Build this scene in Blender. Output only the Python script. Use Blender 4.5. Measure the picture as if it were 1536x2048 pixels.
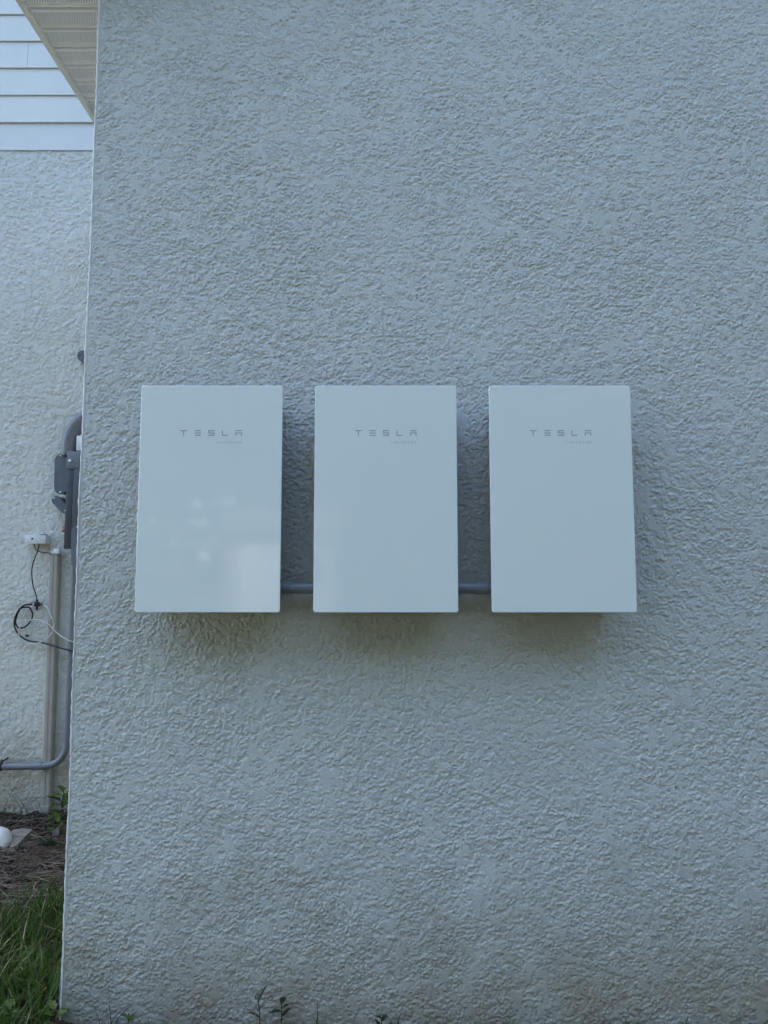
import bpy, bmesh, math, random
import numpy as np
from mathutils import Vector, Matrix

for o in list(bpy.data.objects):
    bpy.data.objects.remove(o, do_unlink=True)
scene = bpy.context.scene
col = scene.collection
R = math.radians

# ------------------------------------------------------------ camera
F, W, H = 1420.0, 1536.0, 2048.0
PITCH = R(5.2)
CAM_Z = 1.298
cam_d = bpy.data.cameras.new('camera')
cam_d.sensor_fit = 'VERTICAL'
cam_d.sensor_height = 34.6
cam_d.sensor_width = 34.6
cam_d.lens = 34.6 * F / H
cam_d.clip_start = 0.05
cam_d.clip_end = 2000
cam = bpy.data.objects.new('camera', cam_d)
cam.location = (0, 0, CAM_Z)
cam.rotation_euler = (R(90) + PITCH, 0, 0)
col.objects.link(cam)
scene.camera = cam

# ------------------------------------------------------------ sky, sun, exposure
SUN_EL, SUN_AZ = R(50), R(-34)          # azimuth from +Y towards +X
world = bpy.data.worlds.new('World')
scene.world = world
world.use_nodes = True
wn = world.node_tree
wn.nodes.clear()
sky = wn.nodes.new('ShaderNodeTexSky')
sky.sky_type = 'NISHITA'
sky.sun_disc = False
sky.sun_elevation = SUN_EL
sky.sun_rotation = SUN_AZ
sky.air_density = 1.0
sky.dust_density = 2.0
sky.ozone_density = 0.2
bg = wn.nodes.new('ShaderNodeBackground')
bg.inputs['Strength'].default_value = 0.15
wo = wn.nodes.new('ShaderNodeOutputWorld')
wn.links.new(sky.outputs[0], bg.inputs[0])
wn.links.new(bg.outputs[0], wo.inputs[0])
sun_d = bpy.data.lights.new('sun', 'SUN')
sun_d.energy = 2.0
sun_d.angle = R(0.5)
sun_d.color = (1.0, 0.95, 0.88)
sun = bpy.data.objects.new('sun', sun_d)
s = Vector((math.sin(SUN_AZ) * math.cos(SUN_EL), math.cos(SUN_AZ) * math.cos(SUN_EL), math.sin(SUN_EL)))
sun.rotation_euler = s.to_track_quat('Z', 'Y').to_euler()
sun.location = (0, 0, 12)
col.objects.link(sun)
vs = scene.view_settings
vs.view_transform = 'Standard'
vs.look = 'None'
vs.gamma = 1.0
vs.use_curve_mapping = False
vs.exposure = 2.75
scene.render.engine = 'CYCLES'
scene.cycles.use_denoising = True
scene.cycles.denoising_prefilter = 'FAST'
scene.cycles.max_bounces = 4
scene.cycles.diffuse_bounces = 2
scene.cycles.glossy_bounces = 3
scene.render.resolution_x, scene.render.resolution_y = 768, 1024

# ------------------------------------------------------------ layout numbers
WALL_Y = 2.20            # stucco wall with the inverters
CORNER_X = -0.947        # its left end
BACK_Y = 4.06            # recessed wall
SOFFIT_Z = CAM_Z + 2.16
FASCIA_X = -1.378
cp, sp = math.cos(PITCH), math.sin(PITCH)


def at(px, py, Y):
    """world point on the plane y = Y seen at photo pixel (px, py)"""
    u, v = (px - W / 2) / F, (H / 2 - py) / F
    dy, dz = cp - v * sp, sp + v * cp
    t = Y / dy
    return Vector((u * t, Y, CAM_Z + dz * t))


def on_ground(px, py, z=0.0):
    u, v = (px - W / 2) / F, (H / 2 - py) / F
    dy, dz = cp - v * sp, sp + v * cp
    t = (z - CAM_Z) / dz
    return Vector((u * t, dy * t, z))


# ------------------------------------------------------------ materials
MATS = {}


def mat(name, color, rough=0.6, metal=0.0, spec=0.5, coat=0.0, var=0.0, vscale=20.0, bump=0.0, bscale=200.0, bdist=0.001, sheen=0.0):
    m = bpy.data.materials.new(name)
    m.use_nodes = True
    nt = m.node_tree
    b = nt.nodes['Principled BSDF']
    b.inputs['Base Color'].default_value = (*color, 1)
    b.inputs['Roughness'].default_value = rough
    b.inputs['Metallic'].default_value = metal
    b.inputs['Specular IOR Level'].default_value = spec
    b.inputs['Coat Weight'].default_value = coat
    if var or bump:
        tc = nt.nodes.new('ShaderNodeNewGeometry')
    if var:
        n = nt.nodes.new('ShaderNodeTexNoise')
        n.inputs['Scale'].default_value = vscale
        n.inputs['Detail'].default_value = 6
        nt.links.new(tc.outputs['Position'], n.inputs['Vector'])
        r = nt.nodes.new('ShaderNodeMapRange')
        r.inputs['From Min'].default_value = 0.3
        r.inputs['From Max'].default_value = 0.7
        r.inputs['To Min'].default_value = 1 - var
        r.inputs['To Max'].default_value = 1 + var
        nt.links.new(n.outputs['Fac'], r.inputs['Value'])
        mx = nt.nodes.new('ShaderNodeVectorMath')
        mx.operation = 'SCALE'
        mx.inputs[0].default_value = color
        nt.links.new(r.outputs[0], mx.inputs['Scale'])
        nt.links.new(mx.outputs[0], b.inputs['Base Color'])
    if bump:
        n2 = nt.nodes.new('ShaderNodeTexNoise')
        n2.inputs['Scale'].default_value = bscale
        n2.inputs['Detail'].default_value = 4
        nt.links.new(tc.outputs['Position'], n2.inputs['Vector'])
        bp = nt.nodes.new('ShaderNodeBump')
        bp.inputs['Strength'].default_value = bump
        bp.inputs['Distance'].default_value = bdist
        nt.links.new(n2.outputs['Fac'], bp.inputs['Height'])
        nt.links.new(bp.outputs[0], b.inputs['Normal'])
    MATS[name] = m
    return m


def stucco_mat():
    m = mat('white_stucco', (0.70, 0.70, 0.69), rough=0.62, spec=0.35)
    nt = m.node_tree
    L = nt.links
    b = nt.nodes['Principled BSDF']
    g = nt.nodes.new('ShaderNodeNewGeometry')
    sx = nt.nodes.new('ShaderNodeSeparateXYZ')
    L.new(g.outputs['Position'], sx.inputs[0])
    # large blotches of paint tone
    n1 = nt.nodes.new('ShaderNodeTexNoise')
    n1.inputs['Scale'].default_value = 2.2
    n1.inputs['Detail'].default_value = 5
    n1.inputs['Roughness'].default_value = 0.6
    L.new(g.outputs['Position'], n1.inputs['Vector'])
    r1 = nt.nodes.new('ShaderNodeValToRGB')
    r1.color_ramp.elements[0].position = 0.3
    r1.color_ramp.elements[0].color = (0.60, 0.605, 0.535, 1)
    r1.color_ramp.elements[1].position = 0.7
    r1.color_ramp.elements[1].color = (0.645, 0.652, 0.585, 1)
    L.new(n1.outputs['Fac'], r1.inputs['Fac'])
    # rain-splash dirt low on the wall
    n2 = nt.nodes.new('ShaderNodeTexNoise')
    n2.inputs['Scale'].default_value = 6.0
    n2.inputs['Detail'].default_value = 7
    n2.inputs['Roughness'].default_value = 0.65
    L.new(g.outputs['Position'], n2.inputs['Vector'])
    add = nt.nodes.new('ShaderNodeMath')
    add.operation = 'MULTIPLY_ADD'
    add.inputs[1].default_value = -0.9
    L.new(n2.outputs['Fac'], add.inputs[0])
    L.new(sx.outputs['Z'], add.inputs[2])
    mr = nt.nodes.new('ShaderNodeMapRange')
    mr.inputs['From Min'].default_value = -0.52
    mr.inputs['From Max'].default_value = 0.10
    mr.inputs['To Min'].default_value = 0.9
    mr.inputs['To Max'].default_value = 0.0
    L.new(add.outputs[0], mr.inputs['Value'])
    mix = nt.nodes.new('ShaderNodeMix')
    mix.data_type = 'RGBA'
    L.new(mr.outputs[0], mix.inputs['Factor'])
    L.new(r1.outputs['Color'], mix.inputs['A'])
    mix.inputs['B'].default_value = (0.35, 0.31, 0.215, 1)
    # tiny dark pits and insects' specks
    v = nt.nodes.new('ShaderNodeTexVoronoi')
    v.inputs['Scale'].default_value = 3.2
    L.new(g.outputs['Position'], v.inputs['Vector'])
    lt = nt.nodes.new('ShaderNodeMath')
    lt.operation = 'LESS_THAN'
    lt.inputs[1].default_value = 0.010
    L.new(v.outputs['Distance'], lt.inputs[0])
    mix2 = nt.nodes.new('ShaderNodeMix')
    mix2.data_type = 'RGBA'
    L.new(lt.outputs[0], mix2.inputs['Factor'])
    L.new(mix.outputs['Result'], mix2.inputs['A'])
    mix2.inputs['B'].default_value = (0.05, 0.045, 0.04, 1)
    # sandy grit in the paint: grains of slightly different tone
    n4 = nt.nodes.new('ShaderNodeTexNoise')
    n4.inputs['Scale'].default_value = 210
    n4.inputs['Detail'].default_value = 3
    n4.inputs['Roughness'].default_value = 0.7
    L.new(g.outputs['Position'], n4.inputs['Vector'])
    r4 = nt.nodes.new('ShaderNodeMapRange')
    r4.inputs['From Min'].default_value = 0.32
    r4.inputs['From Max'].default_value = 0.68
    r4.inputs['To Min'].default_value = 0.86
    r4.inputs['To Max'].default_value = 1.13
    L.new(n4.outputs['Fac'], r4.inputs['Value'])
    sc4 = nt.nodes.new('ShaderNodeVectorMath')
    sc4.operation = 'SCALE'
    L.new(mix2.outputs['Result'], sc4.inputs[0])
    L.new(r4.outputs[0], sc4.inputs['Scale'])
    L.new(sc4.outputs[0], b.inputs['Base Color'])
    # fine sand relief
    n3 = nt.nodes.new('ShaderNodeTexNoise')
    n3.inputs['Scale'].default_value = 230
    n3.inputs['Detail'].default_value = 4
    n3.inputs['Roughness'].default_value = 0.6
    L.new(g.outputs['Position'], n3.inputs['Vector'])
    bp = nt.nodes.new('ShaderNodeBump')
    bp.inputs['Strength'].default_value = 0.9
    bp.inputs['Distance'].default_value = 0.0015
    L.new(n3.outputs['Fac'], bp.inputs['Height'])
    L.new(bp.outputs[0], b.inputs['Normal'])
    return m


def soffit_mat():
    m = mat('perforated_vinyl', (0.72, 0.73, 0.74), rough=0.5)
    nt = m.node_tree
    L = nt.links
    b = nt.nodes['Principled BSDF']
    g = nt.nodes.new('ShaderNodeNewGeometry')
    sx = nt.nodes.new('ShaderNodeSeparateXYZ')
    L.new(g.outputs['Position'], sx.inputs[0])

    def M(op, a, bb=None, c=None):
        n = nt.nodes.new('ShaderNodeMath')
        n.operation = op
        for i, x in enumerate((a, bb, c)):
            if x is None:
                continue
            if isinstance(x, (int, float)):
                n.inputs[i].default_value = x
            else:
                L.new(x, n.inputs[i])
        return n.outputs[0]
    P = 0.0098
    px = M('DIVIDE', sx.outputs['X'], P)
    py = M('DIVIDE', sx.outputs['Y'], P)
    row = M('FLOOR', py)
    off = M('MULTIPLY', M('MODULO', row, 2.0), 0.5)
    fx = M('SUBTRACT', M('FRACT', M('ADD', px, off)), 0.5)
    fy = M('SUBTRACT', M('FRACT', py), 0.5)
    d = M('SQRT', M('ADD', M('MULTIPLY', fx, fx), M('MULTIPLY', fy, fy)))
    hole = M('LESS_THAN', d, 0.27)
    # only in the middle of each strip
    st = M('FRACT', M('DIVIDE', M('SUBTRACT', sx.outputs['Y'], SOFFIT_Y0), 0.1016))
    ok = M('MULTIPLY', M('GREATER_THAN', st, 0.24), M('LESS_THAN', st, 0.80))
    fac = M('MULTIPLY', hole, ok)
    mix = nt.nodes.new('ShaderNodeMix')
    mix.data_type = 'RGBA'
    L.new(fac, mix.inputs['Factor'])
    mix.inputs['A'].default_value = (0.84, 0.84, 0.84, 1)
    mix.inputs['B'].default_value = (0.13, 0.13, 0.13, 1)
    L.new(mix.outputs['Result'], b.inputs['Base Color'])
    return m


def ground_mat():
    m = mat('soil_and_lawn', (0.05, 0.04, 0.03), rough=0.95, spec=0.2)
    nt = m.node_tree
    L = nt.links
    b = nt.nodes['Principled BSDF']
    g = nt.nodes.new('ShaderNodeNewGeometry')
    sx = nt.nodes.new('ShaderNodeSeparateXYZ')
    L.new(g.outputs['Position'], sx.inputs[0])

    def noise(scale, det=6):
        n = nt.nodes.new('ShaderNodeTexNoise')
        n.inputs['Scale'].default_value = scale
        n.inputs['Detail'].default_value = det
        L.new(g.outputs['Position'], n.inputs['Vector'])
        return n.outputs['Fac']

    def ramp(src, stops):
        r = nt.nodes.new('ShaderNodeValToRGB')
        e = r.color_ramp.elements
        e[0].position, e[0].color = stops[0][0], (*stops[0][1], 1)
        e[1].position, e[1].color = stops[-1][0], (*stops[-1][1], 1)
        for p, c in stops[1:-1]:
            k = e.new(p)
            k.color = (*c, 1)
        L.new(src, r.inputs['Fac'])
        return r.outputs['Color']

    def mixc(f, a, bb):
        mx = nt.nodes.new('ShaderNodeMix')
        mx.data_type = 'RGBA'
        L.new(f, mx.inputs['Factor'])
        L.new(a, mx.inputs['A'])
        L.new(bb, mx.inputs['B'])
        return mx.outputs['Result']
    soil = ramp(noise(45, 8), [(0.3, (0.02, 0.012, 0.007)), (0.55, (0.05, 0.033, 0.02)), (0.75, (0.11, 0.072, 0.046))])
    lawn = ramp(noise(9, 8), [(0.3, (0.030, 0.033, 0.020)), (0.7, (0.050, 0.053, 0.034))])
    # clay patch
    clay = ramp(noise(30, 6), [(0.3, (0.10, 0.055, 0.04)), (0.7, (0.19, 0.11, 0.08))])
    c0 = on_ground(10, 1800)
    dist = nt.nodes.new('ShaderNodeVectorMath')
    dist.operation = 'DISTANCE'
    L.new(g.outputs['Position'], dist.inputs[0])
    dist.inputs[1].default_value = (c0.x - 0.05, c0.y, 0)
    ad = nt.nodes.new('ShaderNodeMath')
    ad.operation = 'MULTIPLY_ADD'
    L.new(noise(12, 5), ad.inputs[0])
    ad.inputs[1].default_value = 0.30
    L.new(dist.outputs['Value'], ad.inputs[2])
    mr = nt.nodes.new('ShaderNodeMapRange')
    mr.inputs['From Min'].default_value = 0.26
    mr.inputs['From Max'].default_value = 0.34
    mr.inputs['To Min'].default_value = 1
    mr.inputs['To Max'].default_value = 0
    L.new(ad.outputs[0], mr.inputs['Value'])
    soil2 = mixc(mr.outputs[0], soil, clay)
    # lawn begins in front of the bed
    ad2 = nt.nodes.new('ShaderNodeMath')
    ad2.operation = 'MULTIPLY_ADD'
    L.new(noise(7, 5), ad2.inputs[0])
    ad2.inputs[1].default_value = 0.5
    L.new(sx.outputs['Y'], ad2.inputs[2])
    mr2 = nt.nodes.new('ShaderNodeMapRange')
    mr2.inputs['From Min'].default_value = 1.95
    mr2.inputs['From Max'].default_value = 2.25
    mr2.inputs['To Min'].default_value = 1
    mr2.inputs['To Max'].default_value = 0
    L.new(ad2.outputs[0], mr2.inputs['Value'])
    L.new(mixc(mr2.outputs[0], soil2, lawn), b.inputs['Base Color'])
    bp = nt.nodes.new('ShaderNodeBump')
    bp.inputs['Strength'].default_value = 0.9
    bp.inputs['Distance'].default_value = 0.012
    L.new(noise(110, 6), bp.inputs['Height'])
    L.new(bp.outputs[0], b.inputs['Normal'])
    return m


SOFFIT_Y0 = at(100, 195, 1).y  # placeholder, replaced below
_v = (H / 2 - 195) / F
SOFFIT_Y0 = (cp - _v * sp) / (sp + _v * cp) * (SOFFIT_Z - CAM_Z) - 0.1016 * 9   # phase of the panel joints

STUCCO = stucco_mat()
SOFFIT = soffit_mat()
GROUND = ground_mat()
mat('white_glass', (0.86, 0.90, 0.81), rough=0.045, spec=0.5, coat=0.0)
mat('housing_grey', (0.045, 0.05, 0.055), rough=0.55)
mat('print_grey', (0.42, 0.46, 0.48), rough=0.12)
mat('print_faint', (0.54, 0.60, 0.63), rough=0.12)
mat('conduit_grey', (0.175, 0.185, 0.195), rough=0.42, var=0.08, vscale=12)
mat('conduit_dark', (0.30, 0.315, 0.335), rough=0.3, var=0.06, vscale=14)
mat('enclosure_grey', (0.05, 0.058, 0.066), rough=0.45, var=0.07, vscale=9)
mat('cover_grey', (0.125, 0.14, 0.16), rough=0.42, var=0.06, vscale=14)
mat('screw_steel', (0.62, 0.62, 0.62), rough=0.3, metal=1.0)
mat('white_plastic', (0.66, 0.665, 0.65), rough=0.4, var=0.05, vscale=18)
mat('beige_paint', (0.37, 0.345, 0.29), rough=0.55, var=0.10, vscale=7)
mat('clear_plastic', (0.85, 0.86, 0.82), rough=0.12)
mat('black_rubber', (0.012, 0.012, 0.013), rough=0.45)
mat('white_cable', (0.52, 0.50, 0.44), rough=0.45)
mat('red_plastic', (0.30, 0.06, 0.03), rough=0.5)
mat('siding_paint', (0.72, 0.73, 0.66), rough=0.55, var=0.03, vscale=4, bump=0.2, bscale=60, bdist=0.001)
mat('trim_paint', (0.72, 0.73, 0.68), rough=0.5, var=0.03, vscale=5)
mat('bead_paint', (0.76, 0.76, 0.70), rough=0.5, var=0.06, vscale=8)
mat('roof_shingle', (0.08, 0.075, 0.07), rough=0.9, var=0.3, vscale=15)
mat('flashing', (0.30, 0.31, 0.33), rough=0.45, var=0.15, vscale=10)
mat('pvc_white', (0.56, 0.54, 0.49), rough=0.4, var=0.16, vscale=20)
mat('grass_green', (0.040, 0.074, 0.011), rough=0.65, spec=0.25, var=0.45, vscale=6)
mat('grass_dry', (0.22, 0.19, 0.085), rough=0.7, var=0.3, vscale=20)
mat('leaf_green', (0.085, 0.135, 0.024), rough=0.5, var=0.35, vscale=25)
mat('leaf_dark', (0.022, 0.042, 0.014), rough=0.5, var=0.3, vscale=25)
mat('stem_dark', (0.03, 0.035, 0.018), rough=0.7)
mat('straw', (0.15, 0.115, 0.075), rough=0.85, var=0.5, vscale=9)
mat('bark', (0.06, 0.042, 0.029), rough=0.95, var=0.5, vscale=25)
mat('slab_stone', (0.20, 0.175, 0.14), rough=0.9, var=0.25, vscale=25, bump=0.5, bscale=80, bdist=0.003)
mat('dry_leaf', (0.20, 0.185, 0.165), rough=0.8, var=0.2, vscale=40)
mat('window_glass', (0.05, 0.06, 0.07), rough=0.05, spec=0.8)
mat('shed_paint', (0.21, 0.185, 0.165), rough=0.8, var=0.05, vscale=3)


def foliage_translucent(name, w=0.35):
    m = MATS[name]
    nt = m.node_tree
    b = nt.nodes['Principled BSDF']
    out = [n for n in nt.nodes if n.type == 'OUTPUT_MATERIAL'][0]
    t = nt.nodes.new('ShaderNodeBsdfTranslucent')
    src = b.inputs['Base Color'].links[0].from_socket
    nt.links.new(src, t.inputs['Color'])
    mx = nt.nodes.new('ShaderNodeMixShader')
    mx.inputs[0].default_value = w
    nt.links.new(b.outputs[0], mx.inputs[1])
    nt.links.new(t.outputs[0], mx.inputs[2])
    nt.links.new(mx.outputs[0], out.inputs['Surface'])


for nm in ('grass_green', 'leaf_green', 'leaf_dark'):
    foliage_translucent(nm)

# ------------------------------------------------------------ builders
WORLD_LOC = {}


def link(name, me, parent=None):
    o = bpy.data.objects.new(name, me)
    col.objects.link(o)
    if parent is not None:
        o.parent = parent
        base = WORLD_LOC[parent.name]
        o.location = -base if base.length else base
        WORLD_LOC[o.name] = Vector((0, 0, 0))
    else:
        WORLD_LOC[o.name] = Vector((0, 0, 0))
    return o


def thing(name, loc, label, cat, group=None):
    o = bpy.data.objects.new(name, None)
    col.objects.link(o)
    o.empty_display_size = 0.05
    o.location = loc
    WORLD_LOC[o.name] = Vector(loc)
    tag(o, label, cat, group)
    return o


def tag(o, label, cat, group=None, kind=None):
    if label:
        o['label'] = label
    if cat:
        o['category'] = cat
    if group:
        o['group'] = group
    if kind:
        o['kind'] = kind
    return o


def from_bm(name, bm, m, parent=None, smooth=False):
    bmesh.ops.recalc_face_normals(bm, faces=bm.faces)
    me = bpy.data.meshes.new(name)
    bm.to_mesh(me)
    bm.free()
    me.materials.append(MATS[m] if isinstance(m, str) else m)
    if smooth:
        me.polygons.foreach_set('use_smooth', [True] * len(me.polygons))
    return link(name, me, parent)


def sharp(o, ang=35):
    o.data.set_sharp_from_angle(angle=R(ang))
    return o


def box(name, x0, x1, y0, y1, z0, z1, m, parent=None, bev=0.0, seg=2):
    bm = bmesh.new()
    vs_ = [bm.verts.new((x, y, z)) for x in (x0, x1) for y in (y0, y1) for z in (z0, z1)]
    for f in ((0, 1, 3, 2), (4, 6, 7, 5), (0, 4, 5, 1), (2, 3, 7, 6), (0, 2, 6, 4), (1, 5, 7, 3)):
        bm.faces.new([vs_[i] for i in f])
    if bev:
        bmesh.ops.bevel(bm, geom=bm.edges[:], offset=bev, segments=seg, profile=0.5, affect='EDGES')
    o = from_bm(name, bm, m, parent, smooth=bool(bev))
    return sharp(o, 40) if bev else o


def spline(pts, n=8, closed=False):
    pts = [Vector(p) for p in pts]
    out = []
    N = len(pts)
    rng = range(N if closed else N - 1)
    for i in rng:
        p1, p2 = pts[i], pts[(i + 1) % N]
        p0 = pts[i - 1] if (i > 0 or closed) else p1 * 2 - p2
        p3 = pts[(i + 2) % N] if (i + 2 < N or closed) else p2 * 2 - p1
        for k in range(n):
            t = k / n
            out.append(0.5 * ((2 * p1) + (p2 - p0) * t + (2 * p0 - 5 * p1 + 4 * p2 - p3) * t * t + (3 * p1 - p0 - 3 * p2 + p3) * t ** 3))
    if not closed:
        out.append(pts[-1])
    return out


def tube_bm(bm, pts, r, seg=14, caps=True):
    pts = [Vector(p) for p in pts]
    rad = r if isinstance(r, (list, tuple)) else [r] * len(pts)
    t0 = (pts[1] - pts[0]).normalized()
    up = Vector((0, 0, 1)) if abs(t0.z) < 0.9 else Vector((0, 1, 0))
    n = t0.cross(up).normalized()
    rings = []
    for i, p in enumerate(pts):
        if i == 0:
            t = t0
        elif i == len(pts) - 1:
            t = (pts[i] - pts[i - 1]).normalized()
        else:
            t = (pts[i + 1] - pts[i - 1]).normalized()
        n = (n - t * n.dot(t)).normalized()
        b = t.cross(n)
        rings.append([bm.verts.new(p + (n * math.cos(2 * math.pi * k / seg) + b * math.sin(2 * math.pi * k / seg)) * rad[i]) for k in range(seg)])
    for a, c in zip(rings[:-1], rings[1:]):
        for k in range(seg):
            bm.faces.new((a[k], a[(k + 1) % seg], c[(k + 1) % seg], c[k]))
    if caps:
        bm.faces.new(rings[0][::-1])
        bm.faces.new(rings[-1])


def tube(name, pts, r, m, parent=None, seg=14):
    bm = bmesh.new()
    tube_bm(bm, pts, r, seg)
    return sharp(from_bm(name, bm, m, parent, smooth=True), 50)


def rrect(w, h, r, seg=6):
    out = []
    for cx, cy, a0 in ((w / 2 - r, h / 2 - r, 0), (-w / 2 + r, h / 2 - r, 90), (-w / 2 + r, -h / 2 + r, 180), (w / 2 - r, -h / 2 + r, 270)):
        for k in range(seg + 1):
            a = R(a0 + 90 * k / seg)
            out.append((cx + r * math.cos(a), cy + r * math.sin(a)))
    return out


def plate(name, outline, center, ang, thick, m, parent=None, bev=0.0, y_front=None):
    """outline in (x,z), rotated by ang in the wall plane, extruded +Y by thick from center.y"""
    bm = bmesh.new()
    ca, sa = math.cos(ang), math.sin(ang)
    c = Vector(center)
    fr = [bm.verts.new((c.x + u * ca - v * sa, c.y, c.z + u * sa + v * ca)) for u, v in outline]
    f = bm.faces.new(fr)
    ex = bmesh.ops.extrude_face_region(bm, geom=[f])
    bmesh.ops.translate(bm, vec=(0, thick, 0), verts=[e for e in ex['geom'] if isinstance(e, bmesh.types.BMVert)])
    if bev:
        ed = [e for e in bm.edges if all(abs(v.co.y - c.y) < 1e-6 for v in e.verts)]
        bmesh.ops.bevel(bm, geom=ed, offset=bev, segments=3, profile=0.5, affect='EDGES')
    o = sharp(from_bm(name, bm, m, parent, smooth=True), 40)
    big = sorted(o.data.polygons, key=lambda p: -p.area)[:2]
    for p in big:
        p.use_smooth = False
    se = o.data.attributes.get('sharp_edge') or o.data.attributes.new('sharp_edge', 'BOOLEAN', 'EDGE')
    keys = {k for p in big for k in p.edge_keys}
    for e in o.data.edges:
        if e.key in keys:
            se.data[e.index].value = True
    return o


def disc_dome(name, c, r, depth, m, parent=None, seg=14):
    """screw head / round cap facing -Y"""
    bm = bmesh.new()
    prof = [(r, 0), (r, depth * 0.5), (r * 0.75, depth * 0.9), (r * 0.3, depth)]
    rings = [[bm.verts.new((c[0] + a * math.cos(2 * math.pi * k / seg), c[1] - d, c[2] + a * math.sin(2 * math.pi * k / seg))) for k in range(seg)] for a, d in prof]
    for a, b in zip(rings[:-1], rings[1:]):
        for k in range(seg):
            bm.faces.new((a[k], a[(k + 1) % seg], b[(k + 1) % seg], b[k]))
    bm.faces.new(rings[-1])
    return sharp(from_bm(name, bm, m, parent, smooth=True), 40)


# ------------------------------------------------------------ stucco relief
rng = np.random.default_rng(7)


def gfield(nz, nx, sig, aspect=1.0):
    """smooth unit-variance random field; sig in cells; aspect > 1 stretches along x"""
    w = rng.standard_normal((nz, nx))
    kz = np.fft.fftfreq(nz)[:, None]
    kx = np.fft.rfftfreq(nx)[None, :]
    g = np.exp(-2 * (math.pi ** 2) * (sig ** 2) * (kz ** 2 + (aspect * kx) ** 2))
    f = np.fft.irfft2(np.fft.rfft2(w) * g, s=(nz, nx))
    return (f - f.mean()) / f.std()


STUCCO_AMP = 0.0013


def stucco_field(nz, nx, cell, scale=1.0):
    k = scale / cell
    A = gfield(nz, nx, 0.0060 * k, 1.15)
    B = gfield(nz, nx, 0.0017 * k, 1.2)
    C = gfield(nz, nx, 0.0010 * k, 1.0)
    D = gfield(nz, nx, 0.0065 * k, 1.0)
    M = gfield(nz, nx, 0.030 * k)
    n = 0.42 * A + 0.64 * B + 0.52 * C
    # flakes and crumbs with crisp broken edges over a flat coat
    w = 0.11
    ter = 0.55 * np.tanh((n + 0.55) / w) + 0.5 * np.tanh((n - 0.10) / w) + 0.45 * np.tanh((n - 0.80 - 0.2 * M) / w)
    n = 0.50 * ter + 0.42 * n
    # flat trowelled islands
    isl = 1.0 / (1.0 + np.exp(-(D + 0.25 * M - 0.95) / 0.10))
    n = n * (1 - isl) + 0.35 * isl
    n = n * (1.0 + 0.14 * np.tanh(gfield(nz, nx, 0.055 * k)))
    return n * STUCCO_AMP * scale ** 0.9


def relief_sheet(name, us, vs_, field, cell, place, parent):
    """tensor grid; place(u, v, h) -> 3 arrays"""
    us, vs_ = np.asarray(us), np.asarray(vs_)
    iu = np.mod(np.round((us - us[0]) / cell).astype(int), field.shape[1])
    iv = np.mod(np.round((vs_ - vs_[0]) / cell).astype(int), field.shape[0])
    h = field[np.ix_(iv, iu)]
    U, V = np.meshgrid(us, vs_)
    x, y, z = place(U, V, h)
    nu, nv = len(us), len(vs_)
    co = np.stack([x, y, z], -1).reshape(-1, 3).astype(np.float32)
    idx = np.arange(nu * nv).reshape(nv, nu)
    q = np.stack([idx[:-1, :-1], idx[:-1, 1:], idx[1:, 1:], idx[1:, :-1]], -1).reshape(-1, 4)
    me = bpy.data.meshes.new(name)
    me.vertices.add(len(co))
    me.vertices.foreach_set('co', co.ravel())
    me.loops.add(q.size)
    me.loops.foreach_set('vertex_index', q.ravel().astype(np.int32))
    me.polygons.add(len(q))
    me.polygons.foreach_set('loop_start', np.arange(0, q.size, 4, dtype=np.int32))
    me.polygons.foreach_set('use_smooth', np.ones(len(q), dtype=bool))
    me.update(calc_edges=True)
    me.materials.append(STUCCO)
    return link(name, me, parent)


def steps(segs):
    out = [segs[0][0]]
    for a, b, s_ in segs:
        n = max(1, int(round((b - a) / s_)))
        out += list(a + (b - a) * (np.arange(1, n + 1) / n))
    return np.array(out)


# ============================================================ ground
def build_ground():
    xs = steps([(-400, -60, 40), (-60, -6, 4), (-6, -2.8, 0.2), (-2.8, -0.9, 0.018), (-0.9, 2.0, 0.05), (2.0, 6, 0.3), (6, 60, 4), (60, 400, 40)])
    ys = steps([(-400, -60, 40), (-60, -4, 4), (-4, 1.6, 0.2), (1.6, 4.2, 0.018), (4.2, 8, 0.4), (8, 60, 4), (60, 400, 40)])
    X, Y = np.meshgrid(xs, ys)
    n1 = gfield(len(ys), len(xs), 5)
    n2 = gfield(len(ys), len(xs), 1.6)
    near = np.exp(-np.maximum(0, np.hypot(X + 1.2, (Y - 3)) - 1.6) ** 2 / 0.6)
    bed = near * (X < -0.9)
    Z = bed * (0.012 * n1 + 0.006 * n2) - 0.004
    Z = np.where(X > -0.93, np.minimum(Z, 0.0), Z)
    co = np.stack([X, Y, Z], -1).reshape(-1, 3)
    nu, nv = len(xs), len(ys)
    idx = np.arange(nu * nv).reshape(nv, nu)
    q = np.stack([idx[:-1, :-1], idx[:-1, 1:], idx[1:, 1:], idx[1:, :-1]], -1).reshape(-1, 4)
    me = bpy.data.meshes.new('ground')
    me.from_pydata(co.tolist(), [], q.tolist())
    me.polygons.foreach_set('use_smooth', [True] * len(me.polygons))
    me.materials.append(GROUND)
    o = link('ground', me)
    tag(o, 'bare soil bed and lawn at the foot of the stucco walls', 'ground', kind='structure')


build_ground()

# ============================================================ house
house = thing('stucco_house', (CORNER_X, WALL_Y, 0), 'white textured stucco house with pale lap siding and a perforated soffit', 'house')

CELL = 0.0028
xs = steps([(CORNER_X, 1.42, CELL), (1.42, 2.2, 0.0062), (2.2, 6.2, 0.08)])
zs = steps([(-0.06, 3.26, CELL), (3.26, 3.7, 0.01), (3.7, 5.4, 0.08)])
fld = stucco_field(1280, 1080, CELL)


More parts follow.
